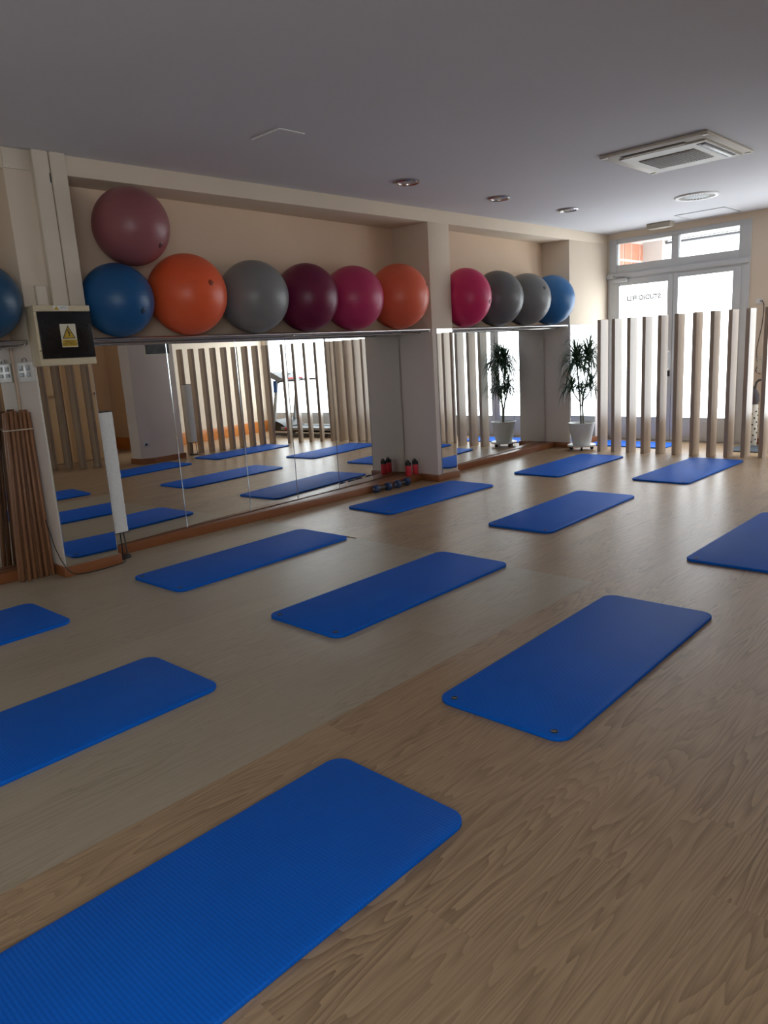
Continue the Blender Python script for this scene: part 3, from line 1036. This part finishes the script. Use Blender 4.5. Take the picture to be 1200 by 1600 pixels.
# ------------------------------------------------------------------ paper floor lamps
def paper_lamp(loc, lab, cable=None):
    t = thing('floor_lamp', lab, 'lamp', loc)
    z0, z1, w = .21, 1.14, .058
    bm = bmesh.new()
    n = 40
    rings = []
    for k in range(n + 1):
        z = z0 + (z1 - z0) * k / n
        ww_ = w * (1 + .012 * math.sin(k * 1.7) + (.015 if k % 2 else 0))
        ring = []
        for cx, cy in ((1, 1), (-1, 1), (-1, -1), (1, -1)):
            for j in range(3):
                a = math.atan2(cy, cx) + math.radians(-30 + 30 * j)
                rc = .014
                ring.append(bm.verts.new((cx * (ww_ - rc) + rc * math.cos(a), cy * (ww_ - rc) + rc * math.sin(a), z)))
        rings.append(ring)
    for a, b in zip(rings, rings[1:]):
        m_ = len(a)
        for j in range(m_):
            bm.faces.new((a[j], a[(j + 1) % m_], b[(j + 1) % m_], b[j]))
    sh = link('lamp_shade', finish(bm, 'lamp_shade', angle=.6), M_PAPER, t)
    sh.data.materials[0] = M_PAPER
    sq = [(-w, -w), (w, -w), (w, w), (-w, w), (-w, -w)]
    tube('top_wire', [(x, y, z1 + .002) for x, y in sq], .003, M_BLACK, sh, 6)
    tube('bottom_wire', [(x, y, z0) for x, y in sq], .003, M_BLACK, sh, 6)
    for a in range(3):
        an = a * 2 * PI / 3 + .4
        tube('leg', [(.062 * math.cos(an), .062 * math.sin(an), .012), (.045 * math.cos(an), .045 * math.sin(an), .24)], .005, M_BLACK, t, 6)
    lathe('base', [(0, 0), (.070, 0), (.072, .004), (.072, .010), (.066, .016), (.02, .020), (0, .020)], M_BLACK, t, 28)
    if cable:
        tube('power_cable', spline(cable, 7), .0035, M_BLACK, t, 6)
    return t


LX, LY = -5.405, 2.527
cab = [(-5.345, 2.50, .012), (-5.25, 2.475, .006), (-5.215, 2.38, .006), (-5.205, 2.20, .006), (-5.215, 2.07, .02), (-5.245, 2.02, .09), (-5.29, 1.995, .20), (-5.33, 1.99, .30), (-5.39, 1.99, .42)]
paper_lamp((LX, LY, 0), 'tall white paper floor lamp standing by the electrical cabinet pillar', [(x - LX, y - LY, z) for x, y, z in cab])
paper_lamp((-.93, 7.02, 0), 'white paper floor lamp beside the room column, seen only in the mirror')

# ------------------------------------------------------------------ bottles and dumbbells
for k, (bx, by, lab) in enumerate([(-5.553, 6.075, 'red sports bottle in the mirror corner, farther from the pillar edge'), (-5.545, 6.185, 'red sports bottle standing against the pillar side')]):
    t = thing('water_bottle', lab, 'bottle', (bx, by, .076), 0, 'two red sports bottles on the mirror ledge')
    lathe('bottle_body', [(0, 0), (.030, 0), (.034, .006), (.034, .10), (.033, .112), (.030, .116), (0, .116)], M_BOTTLE, t, 22)
    c_ = lathe('cap', [(.030, .114), (.035, .116), (.035, .138), (.030, .150), (.014, .156), (.012, .166), (0, .167)], M_BLACK, t, 20)
    tube('carry_loop', spline([(.0, -.033, .13), (.0, -.045, .155), (.0, -.015, .178), (.0, .02, .160)], 6), .005, M_BLACK, c_, 6)


def dumbbell(loc, rotz, lab):
    t = thing('dumbbell', lab, 'dumbbell', loc, rotz, 'navy dumbbells by the mirror ledge')
    r = .042
    lathe('handle', [(0, -.075), (.014, -.075), (.017, 0), (.014, .075), (0, .075)], M_DARKGREY, t, 14, loc=(0, 0, r), axis='Y')
    for s in (-1, 1):
        o = lathe('weight_head', [(0, -.032), (.034, -.032), (r, -.022), (r, .022), (.034, .032), (.012, .034), (0, .030)], M_DUMB, t, 6 if False else 12, loc=(0, s * .085, r), axis='Y')
        lathe('end_mark', [(0, 0), (.016, 0), (.016, .002), (0, .002)], M_GREY, o, 14, loc=(0, s * .0335, 0), axis='Y')
    return t


dumbbell((-5.447, 5.53, 0), math.radians(-6), 'navy dumbbell on the floor, farther from the red bottles')
dumbbell((-5.440, 5.84, 0), math.radians(5), 'navy dumbbell on the floor, nearer the red bottles')

# ------------------------------------------------------------------ potted plant on a wheeled stand
PX, PY = -5.035, 9.04
t = thing('plant_stand', 'round white plant stand on black casters under the pot', 'plant stand', (PX, PY, 0))
lathe('stand_disc', [(0, .050), (.180, .050), (.190, .056), (.190, .070), (.182, .074), (.17, .068), (0, .068)], M_WHITEPL, t, 36)
for k in range(4):
    a = k * PI / 2 + .5
    c_ = lathe('caster_wheel', [(0, -.012), (.020, -.012), (.024, -.006), (.024, .006), (.020, .012), (0, .012)], M_BLACK, t, 16, loc=(.135 * math.cos(a), .135 * math.sin(a), .024), rot=(0, 0, a), axis='Y')
    box('caster_fork', -.010, .010, -.016, .016, .020, .0275, M_DARKGREY, c_)
t = thing('potted_plant', 'tall dragon tree with drooping leaves in a white pot by the mirror', 'plant', (PX, PY, .0685))
lathe('pot', [(0, .002), (.112, .002), (.120, .010), (.172, .275), (.178, .278), (.180, .300), (.172, .302), (.168, .285), (.160, .275), (0, .270)], M_POT, t, 40)
lathe('soil', [(0, .276), (.10, .277), (.161, .273)], M_SOIL, t, 28)
rp = random.Random(4)


def stem(pts, r0, r1):
    pp = spline(pts, 6)
    n = len(pp)
    return tube('stem', pp, [r0 + (r1 - r0) * i / (n - 1) for i in range(n)], M_TRUNK, t, 8)


stem([(-.005, -.01, .265), (-.012, .0, .45), (-.03, .01, .62), (-.035, -.01, .80), (-.05, -.04, 1.10)], .013, .009)
stem([(.022, .015, .265), (.012, .01, .48), (.03, .0, .66), (.07, .02, .86), (.10, .05, 1.14)], .013, .009)
stem([(-.028, .008, .58), (-.08, -.03, .67), (-.11, -.06, .76)], .008, .006)
stem([(.025, .0, .60), (.08, .04, .68), (.11, .06, .78)], .008, .006)
stem([(.095, .045, 1.10), (.13, .06, 1.22), (.15, .07, 1.30)], .007, .005)
stem([(.0, .005, .52), (.04, -.05, .64), (.06, -.09, .74)], .007, .005)


def leaf_head(c, n, ln, wd, up=0.5, nm='leaf_cluster'):
    bm = bmesh.new()
    for k in range(n):
        a = k * 2.39996 + rp.uniform(-.3, .3)
        el = rp.uniform(-.1, 1.5) * up * 1.6
        l = ln * rp.uniform(.65, 1.1)
        droop = rp.uniform(2.2, 4.4)
        p = Vector(c) + Vector((0, 0, rp.uniform(-.06, .05)))
        d = Vector((math.cos(a) * math.cos(el), math.sin(a) * math.cos(el), math.sin(el)))
        seg = 7
        prev = None
        for s in range(seg + 1):
            f = s / seg
            hor = Vector((-math.sin(a), math.cos(a), 0))
            wv = wd * (0.35 + 1.3 * f) if f < .35 else wd * max(.04, (1 - f) ** .75 * 1.15)
            up_n = d.cross(hor).normalized()
            l0 = bm.verts.new(p + hor * wv * .5 + up_n * wv * .15)
            mid = bm.verts.new(p)
            r0 = bm.verts.new(p - hor * wv * .5 + up_n * wv * .15)
            if prev:
                bm.faces.new((prev[0], prev[1], mid, l0))
                bm.faces.new((prev[1], prev[2], r0, mid))
            prev = (l0, mid, r0)
            for vv in (l0, mid, r0):       # leaves bend along the mirror and the screen
                if vv.co.x < -.12:
                    vv.co.x = -.12 - .085 * math.tanh((-.12 - vv.co.x) / .085)
                if vv.co.x > .15:
                    vv.co.x = .15 + .09 * math.tanh((vv.co.x - .15) / .09)
            p = p + d * (l / seg)
            d = (d + Vector((0, 0, -droop / seg * (.5 + f)))).normalized()
    o = link(nm, finish(bm, nm, angle=1.5), M_LEAF, t)
    o['kind'] = 'stuff'


leaf_head((-.05, -.04, 1.11), 150, .44, .026, .62)
leaf_head((.08, .05, 1.15), 130, .44, .026, .62)
leaf_head((.15, .07, 1.30), 9, .26, .013, .9)
leaf_head((-.11, -.06, .77), 85, .40, .022, .55)
leaf_head((.11, .06, .79), 85, .40, .022, .55)
leaf_head((.06, -.09, .75), 26, .28, .017, .5)
leaf_head((-.035, -.01, .86), 18, .26, .015, .5)

# ------------------------------------------------------------------ slat screens
SL_W, SL_D, SL_H = .046, .20, 1.70
slat_mesh = None


def screen(lab, pts):
    """pts: list of (x, y, rotz) of slat centres"""
    global slat_mesh
    t = thing('slat_screen', lab, 'screen', (pts[0][0], pts[0][1], 0))
    if slat_mesh is None:
        bm = bmesh.new()
        bm_box(bm, -SL_W / 2, SL_W / 2, -SL_D / 2, SL_D / 2, 0, SL_H, .002, 1)
        slat_mesh = finish(bm, 'slat')
    for x, y, r in pts:
        link('slat', slat_mesh, M_SLAT, t, (x - pts[0][0], y - pts[0][1], 0), (0, 0, r))
    return t


row1 = [(-4.722, 9.03), (-4.529, 9.035), (-4.326, 9.04), (-4.136, 9.055), (-3.945, 9.07), (-3.741, 9.075), (-3.520, 9.06), (-3.318, 9.065), (-3.13, 9.10), (-2.955, 9.15), (-2.765, 9.17)]
row1 += [(-2.57, 9.16), (-2.38, 9.14), (-2.20, 9.12)]
screen('pale wooden slat screen of upright boards in front of the shop door', [(x, y, 0.0) for x, y in row1])


def along(pts, step):
    out, acc = [], 0.0
    for (x0, y0), (x1, y1) in zip(pts, pts[1:]):
        L = math.hypot(x1 - x0, y1 - y0)
        while acc <= L:
            out.append((x0 + (x1 - x0) * acc / L, y0 + (y1 - y0) * acc / L))
            acc += step
        acc -= L
    return out


row2 = [(x, y, -30) for x, y in along([(-2.00, 9.00), (-1.42, 8.60)], .19)] + [(x, y, -68) for x, y in along([(-1.27, 8.50), (-.66, 7.02)], .185)]
screen('pale wooden slat screen before the treadmill, seen in the long mirror', [(x, y, math.radians(r)) for x, y, r in row2])
row3 = along([(.33, 5.12), (1.35, 4.14)], .225)
screen('wooden slat screen before the inner doors, seen in the pillar mirror', [(x, y, math.radians(-88)) for x, y in row3])

# ------------------------------------------------------------------ treadmill
TX, TY = -1.22, 9.66
t = thing('treadmill', 'grey treadmill by the bright window, seen in the long mirror', 'treadmill', (TX, TY, 0))
HW = .30
bm = bmesh.new()
bm_box(bm, -.92, .62, -HW + .06, HW - .06, .12, .16, .01)
link('deck', finish(bm, 'deck'), M_DARKGREY, t)
bm = bmesh.new()
bm_box(bm, -.93, .60, -HW + .10, HW - .10, .158, .168, .004)
link('running_belt', finish(bm, 'running_belt'), M_BELT, t)
for s in (-1, 1):
    box('side_rail', -.92, .60, s * (HW - .05) - .045, s * (HW - .05) + .045, .13, .185, M_GREY, t, bevel=.012)
    box('base_tube', -.55, .88, s * (HW - .03) - .03, s * (HW - .03) + .03, .02, .075, M_DARKGREY, t, bevel=.01)
    tube('upright', [(.82, s * (HW - .02), .05), (.60, s * (HW - .02), 1.06)], .034, M_SILVER, t, 10)
    g_ = tube('handrail', spline([(.62, s * (HW - .02), 1.00), (.52, s * (HW - .03), 1.04), (.30, s * (HW - .03), 1.05), (.12, s * (HW - .03), 1.05)], 5), .018, M_DARKGREY, t, 10)
    lathe('foot', [(0, 0), (.03, 0), (.03, .02), (.02, .024), (0, .024)], M_BLACK, t, 14, loc=(-.50, s * (HW - .03), 0))
    lathe('foot', [(0, 0), (.03, 0), (.03, .02), (.02, .024), (0, .024)], M_BLACK, t, 14, loc=(.80, s * (HW - .03), 0))
prism('motor_hood', [(.50, .10), (.90, .10), (.94, .17), (.90, .29), (.80, .32), (.58, .24), (.50, .19)], -HW + .02, HW - .02, M_BLACK, t, plane='XZ', bevel=.01)
box('hood_badge', .30, .48, -HW - .003, -HW + .012, .135, .185, M_RED, t, bevel=.004)
cs = prism('console', [(.45, 1.06), (.55, 1.02), (.78, 1.12), (.80, 1.20), (.74, 1.22), (.48, 1.10)], -HW + .01, HW - .01, M_GREY, t, plane='XZ', bevel=.008)
box('console_trim', .44, .49, -HW + .03, HW - .03, 1.075, 1.10, M_RED, cs, bevel=.004)
box('console_screen', .60, .66, -.10, .10, 1.165, 1.175, M_BLACK, cs, rot=(0, 0, 0))
t2 = thing('hanging_strap', 'dark blue strap hanging from the treadmill console', 'strap', (TX + .60, TY - .325, .84))
prism('strap_band', [(-.035, .22), (.035, .22), (.042, 0), (.01, -.005), (.008, .18), (-.006, .18), (-.012, .0), (-.04, .005)], -.03, -.012, M_BLUETOWEL, t2, plane='XZ', bevel=.003)

# ------------------------------------------------------------------ small items on the column and side wall
t = thing('poster', 'dark photograph poster on the column, seen in the mirror', 'poster', (-1.08, 6.22, 1.64))
box('poster_sheet', -.006, -.001, -.02, .45, -.02, .42, M_STICKER, t)
M_PH = simple('photo_dark_print', (0.03, 0.03, 0.035), 0.5, var=.9, vscale=9)
box('print', -.0075, -.006, 0, .43, 0, .40, M_PH, t)
t = thing('wall_switch', 'brown wooden switch plate beside the inner door, seen in the mirror', 'switch', (X_R1, 5.84, 1.50))
box('switch_plate', -.012, -.001, -.05, .05, 0, .17, simple('brown_plate', (.40, .17, .06), .4), t, bevel=.003)
box('switch_rocker', -.018, -.012, -.014, .014, .045, .12, M_BLACK, t, bevel=.003)
t = thing('socket_plug', 'black plug in a white socket low on the column', 'plug', (-.66, 5.70, .30))
o = box('socket_plate', -.012, -.001, -.04, .04, -.04, .04, M_WHITEPL, t, bevel=.003)
lathe('plug_body', [(0, 0), (.018, 0), (.018, .03), (.008, .04), (0, .04)], M_BLACK, t, 12, loc=(-.012, 0, 0), rot=(0, -PI / 2, 0))
t.rotation_euler = (0, 0, math.radians(36.9))
t.location = (-1.02, 6.08, .30)

# corner by the door: socket with cable, wall box, dotted roll
t = thing('wall_socket', 'small white wall socket with thin dangling cable beside the door', 'socket', (-3.205, YD, 1.805))
box('socket_plate', -.04, .04, -.012, -.001, -.028, .028, M_WHITEPL, t, bevel=.003)
box('plug', .015, .045, -.035, -.012, -.012, .014, M_GREY, t, bevel=.004)
tube('cable', spline([(.04, -.03, 0), (.065, -.03, -.06), (.05, -.025, -.30), (.0, -.02, -.60), (.02, -.02, -.78), (.0, -.02, -.86), (.06, -.03, -.90)], 6), .005, M_BLACK, t, 6)
t = thing('wall_box', 'beige box fixed to the wall beside the door', 'box', (-3.10, YD, .92))
box('box_body', -.075, .075, -.07, -.001, 0, .19, M_IVORYAC, t, bevel=.005)
box('box_lid', -.08, .08, -.075, -.06, .165, .20, M_IVORYAC, t, bevel=.004)
RX, RY = -3.16, 10.02
t = thing('dotted_roll', 'upright white roll with black dots and dark knitted top beside the door', 'roll', (RX, RY, 0))
lathe('roll_body', [(0, 0), (.055, 0), (.058, .01), (.055, .52), (.045, .54), (0, .54)], M_DOTS, t, 24)
rdt = random.Random(9)
dm = None
for k in range(44):
    a = k * 2.4
    z = .04 + .46 * k / 44
    if dm is None:
        bm = bmesh.new()
        bm_lathe(bm, [(0, .001), (.011, .001), (.011, -.003)], 10)
        dm = finish(bm, 'dot')
    o = link('dot', dm, M_INK, t, (.0575 * math.cos(a), .0575 * math.sin(a), z))
    o.rotation_euler = Vector((math.cos(a), math.sin(a), 0)).to_track_quat('Z', 'Y').to_euler()
lathe('knitted_top', [(0, .53), (.05, .535), (.065, .58), (.06, .66), (.035, .715), (.02, .73), (0, .735)], M_PURPLE, t, 20)
tube('handle_loop', spline([(.0, 0, .72), (-.03, 0, .80), (-.06, 0, .90), (-.10, 0, .82), (-.085, -.01, .74)], 6), .010, M_BLACK, t, 8)
tube('handle_hook', spline([(.01, 0, .72), (.02, 0, .80), (.05, 0, .835), (.075, 0, .84)], 6), .014, M_DARKGREY, t, 8)

# ------------------------------------------------------------------ ceiling fittings
M_ACPANEL = simple('ivory_gloss_panel', (0.60, 0.57, 0.50), 0.5)
M_ACGRILLE = simple('grey_brown_grille', (0.26, 0.24, 0.21), 0.6)
t = thing('air_conditioner', 'ivory ceiling cassette air conditioner with grey intake grille', 'air conditioner', (-2.68, 6.36, ZC))
A0, A1 = .43, .49
bm = bmesh.new()
bm_box(bm, -A0, A0, -A1, A1, -.022, -.001, .008)
link('outer_frame', finish(bm, 'outer_frame'), M_IVORYAC, t)
prism('panel', [(-.34, -.34), (.36, -.34), (.36, .44), (-.34, .44)], -.034, -.02, M_ACPANEL, t, plane='XY', bevel=.008)
gr = box('intake_grille', -.25, .20, -.16, .26, -.039, -.033, M_ACGRILLE, t, bevel=.003)
for k in range(19):
    x = -.24 + k * .0235
    box('grille_bar', x - .004, x + .004, -.15, .25, -.043, -.0385, M_ACGRILLE, gr)
sl = box('air_slot', -.30, .22, -.395, -.365, -.0245, -.021, M_BLACK, t)
box('louver', -.29, .21, -.372, -.355, -.034, -.0235, M_IVORYAC, sl, bevel=.002)
sl = box('air_slot', .262, .335, -.27, .36, -.0375, -.0335, M_BLACK, t)
box('louver', .292, .322, -.26, .35, -.045, -.037, M_WHITEPL, sl, bevel=.002)
for cx_, cy_ in ((-.40, -.46), (.40, -.46), (-.40, .46), (.40, .46)):
    box('corner_cap', cx_ - .025, cx_ + .025, cy_ - .022, cy_ + .022, -.026, -.021, M_IVORYAC, t, bevel=.003)

t = thing('round_diffuser', 'round white ceiling air diffuser near the shop door', 'air vent', (-3.335, 8.45, ZC))
lathe('outer_ring', [(.225, -.001), (.228, -.006), (.215, -.016), (.185, -.014), (.185, -.004)], M_WHITEPL, t, 40)
lathe('back_disc', [(0, -.003), (.19, -.003)], M_DARKGREY, t, 40)
lathe('centre_disc', [(0, -.012), (.105, -.012), (.125, -.008), (.128, -.004)], M_GREY, t, 40)
for k in range(32):
    a = k * 2 * PI / 32
    box('fin', .130, .19, -.005, .005, -.011, -.003, M_WHITEPL, t, rot=(0, 0, a))

for (x, y), lab in zip([(-4.54, 5.15), (-4.53, 6.51), (-4.50, 7.79)], ['unlit round ceiling downlight nearest the viewer, above the coral ball', 'unlit round ceiling downlight, middle one of three', 'unlit round ceiling downlight closest to the shop door']):
    t = thing('downlight', lab, 'ceiling light', (x, y, ZC), 0, 'recessed ceiling downlights along the mirrored wall')
    lathe('trim_ring', [(.112, -.001), (.114, -.010), (.100, -.018), (.086, -.012), (.084, -.002)], M_CHROME, t, 32)
    lathe('lens', [(0, -.008), (.07, -.006), (.086, -.003)], M_LENS, t, 28)
    for s in (-1, 1):
        box('clip', s * .10 - .006, s * .10 + .006, -.006, .006, -.026, -.012, M_WHITEPL, t, bevel=.002)

M_AGED = simple('aged_lens_plastic', (0.42, 0.37, 0.29), 0.5)
t = thing('emergency_light', 'small ivory emergency light box on the ceiling above the transom', 'light box', (-4.37, 9.90, ZC))
box('light_body', -.16, .16, -.07, .07, -.055, -.001, M_AGED, t, bevel=.008)
ln_ = box('light_lens', -.145, .145, -.075, .062, -.068, -.052, M_AGED, t, bevel=.008)
for k in range(7):
    box('lens_rib', -.12 + k * .04 - .006, -.12 + k * .04 + .006, -.077, -.070, -.066, -.054, M_GREY, ln_)

t = thing('ceiling_hatch', 'flush white access hatch in the ceiling near the transom', 'hatch', (-3.72, 9.78, ZC))
box('hatch_panel', -.29, .29, -.27, .27, -.004, -.001, M_CEIL, t)
for (x0, x1, y0, y1) in ((-.30, .30, -.28, -.27), (-.30, .30, .27, .28), (-.30, -.29, -.27, .27), (.29, .30, -.27, .27)):
    box('hatch_joint', x0, x1, y0, y1, -.006, -.001, M_GREY, t)
M_BRIGHT = simple('bright_white_edge', (0.95, 0.95, 0.93), 0.6)
t = thing('ceiling_mark', 'thin white angled edge strip on the plain ceiling', 'trim strip', (-3.96, 3.285, ZC))
box('strip', -.295, 0, -.010, .006, -.006, -.001, M_BRIGHT, t)
box('strip', -.010, .004, .006, .205, -.006, -.001, M_BRIGHT, t)
